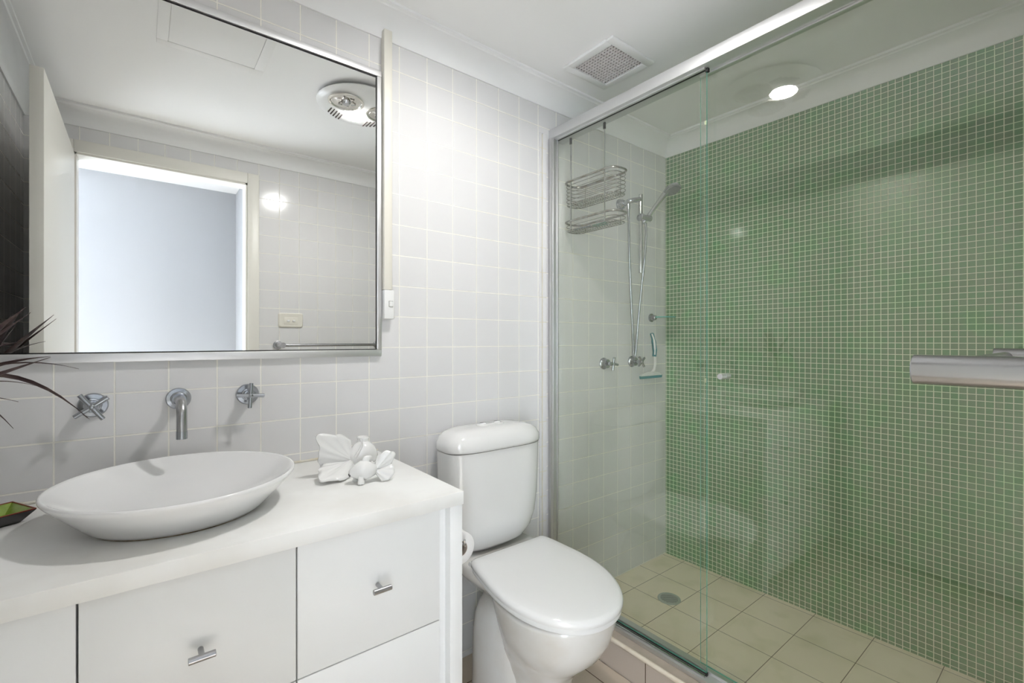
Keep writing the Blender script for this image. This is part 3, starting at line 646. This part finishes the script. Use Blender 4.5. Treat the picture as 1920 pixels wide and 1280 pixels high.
# shower taps
def sh_tap(name, x, z, ang, label, axd=(.25, -1, 0)):
    t = thing(name, label, 'tap', (x, 0, z), 'shower taps'); ax = Vector(axd).normalized()
    bm = N(); lathe(bm, (x, 0, z), (0, -1, 0), [(0, .030), (.006, .030), (.010, .026), (.030, .022), (.034, .014)], 32); part('flange', bm, 'chrome', t)
    bm = N(); cyl(bm, (x, -.03, z), (x, -.062, z), .0105, seg=20); part('body', bm, 'chrome', t)
    bm = N(); cross_handle(bm, (x, -.066, z), (0, -1, 0), .0062, .034, ang); ell(bm, (x, -.066, z), (.010, .010, .010)); part('cross_handle', bm, 'chrome', t)
sh_tap('shower_tap', 1.853, 1.128, .15, 'left chrome cross-handle tap inside the shower')
sh_tap('shower_tap', 2.085, 1.132, .9, 'right chrome cross-handle tap inside the shower, nearest the squeegee')
# small glass shelf
t = thing('glass_soap_shelf', 'small aqua glass shelf on a chrome wall bracket in the shower corner', 'shelf', (2.262, 0, 1.372))
bm = N(); lathe(bm, (2.262, 0, 1.374), (0, -1, 0), [(0, .024), (.006, .024), (.010, .016), (.030, .014), (.034, .011)], 28); part('bracket', bm, 'chrome', t)
bm = N(); loft(bm, [sell(2.280, -.082, z, .055, .055, .055, 2, 40) for z in (1.372, 1.378)]); part('glass_disc', bm, 'aqua', t)
# squeegee
t = thing('squeegee', 'white squeegee with teal grip and blade on the shower wall tiles', 'squeegee', (2.24, 0, 1.15))
bm = N(); tube(bm, smooth_path([(2.262, -.026, 1.165), (2.262, -.028, 1.12), (2.250, -.030, 1.085), (2.228, -.030, 1.068)]), [.0075]*6+[.0078]*6+[.010]*6+[.014], 12, flat=.55); part('neck', bm, 'whitep', t)
bm = N(); tube(bm, smooth_path([(2.262, -.022, 1.156), (2.262, -.025, 1.19), (2.248, -.026, 1.25), (2.238, -.022, 1.287)]), [.013]*6+[.0145]*6+[.012]*6+[.009], 14, flat=.6); gp = part('grip', bm, 'teal', t, 'teal rubber grip')
bm = N(); tube(bm, smooth_path([(2.250, -.034, 1.166), (2.246, -.038, 1.20), (2.236, -.038, 1.25), (2.228, -.030, 1.283)]), [.004]*6+[.006]*6+[.005]*6+[.003], 10, flat=.6); part('grip_inlay', bm, 'whitep', gp, 'white inlay')
bm = N(); loft(bm, [[V(x, y, z) for x, y, z in ((2.122+a, -.034+b, 1.050), (2.318-a, -.034+b, 1.050), (2.300-a, -.034+b, 1.064), (2.24, -.034+b, 1.074), (2.18, -.034+b, 1.072), (2.135+a, -.034+b, 1.062))] for a, b in ((0, 0), (0, .012))]); part('head', bm, 'whitep', t)
bm = N(); prism(bm, [(2.118, -.032, 1.051), (2.326, -.032, 1.051), (2.318, -.034, 1.036), (2.118, -.034, 1.036)], (0, .005, 0)); part('blade', bm, 'teal', t, 'teal rubber blade')
# floor drain
t = thing('floor_drain', 'round grey metal drain grate in the beige shower floor', 'drain', (1.992, -.291, 0))
bm = N(); lathe(bm, (1.992, -.291, 0), (0, 0, 1), [(0, .054), (.003, .053), (.004, .050), (.004, .041), (.001, .040), (.001, .01)], 40); part('ring', bm, mat('dull_zinc', (.50, .54, .48), .5, .4), t)
bm = N(); lathe(bm, (1.992, -.291, .0012), (0, 0, 1), [(0, .040), (.0004, .02)], 32); part('pit', bm, 'dark', t)
bm = N()
for k in range(-4, 5):
    y = k*.0088; hw = math.sqrt(.0405**2-y*y); dd = V(.78, -.62, 0); nn = V(.62, .78, 0); cc = V(1.992, -.291, .0026)
    tube(bm, [cc+nn*y-dd*hw, cc+nn*y+dd*hw], .0017, 6)
part('bars', bm, mat('dull_zinc_bars', (.52, .55, .50), .5, .4), t)
# small dark screw holes on shower wall
# ---------------------------------------------------------------- towel rail on the door wall
t = thing('towel_rail', 'brushed steel towel rail with round posts, close at the right edge', 'towel rail', (.975, FY, 1.217))
for x in (.66, 1.297):
    bm = N(); lathe(bm, (x, FY, 1.217), (0, 1, 0), [(0, .026), (.010, .026), (.012, .0225)], 32); part('flange', bm, 'steel', t)
    bm = N(); cyl(bm, (x, FY+.01, 1.217), (x, -1.4505, 1.217), .0158, seg=40, bev=.0012); part('post', bm, 'steel', t)
bm = N(); cyl(bm, (.665, -1.468, 1.217), (1.29, -1.468, 1.217), .0092, seg=28); part('rail', bm, 'steel', t)
# double switch on the door wall
t = thing('double_switch', 'cream double light switch plate on the tiles beside the doorway', 'switch', (.735, FY, 1.37))
bm = N(); loft(bm, [[V(x, y, z) for x, z in rrect(.735, 1.372, a, b, .012)] for y, a, b in ((FY, .072, .045), (FY+.004, .072, .045), (FY+.010, .066, .040))]); part('plate', bm, 'cream', t)
bm = N(); box(bm, (.695, FY+.010, 1.345), (.775, FY+.0115, 1.392), .0005); part('inner_plate', bm, 'cream', t)
for x in (.719, .751):
    bm = N(); box(bm, (x-.008, FY+.0115, 1.362), (x+.008, FY+.016, 1.374), .002); part('rocker', bm, 'whitep', t)
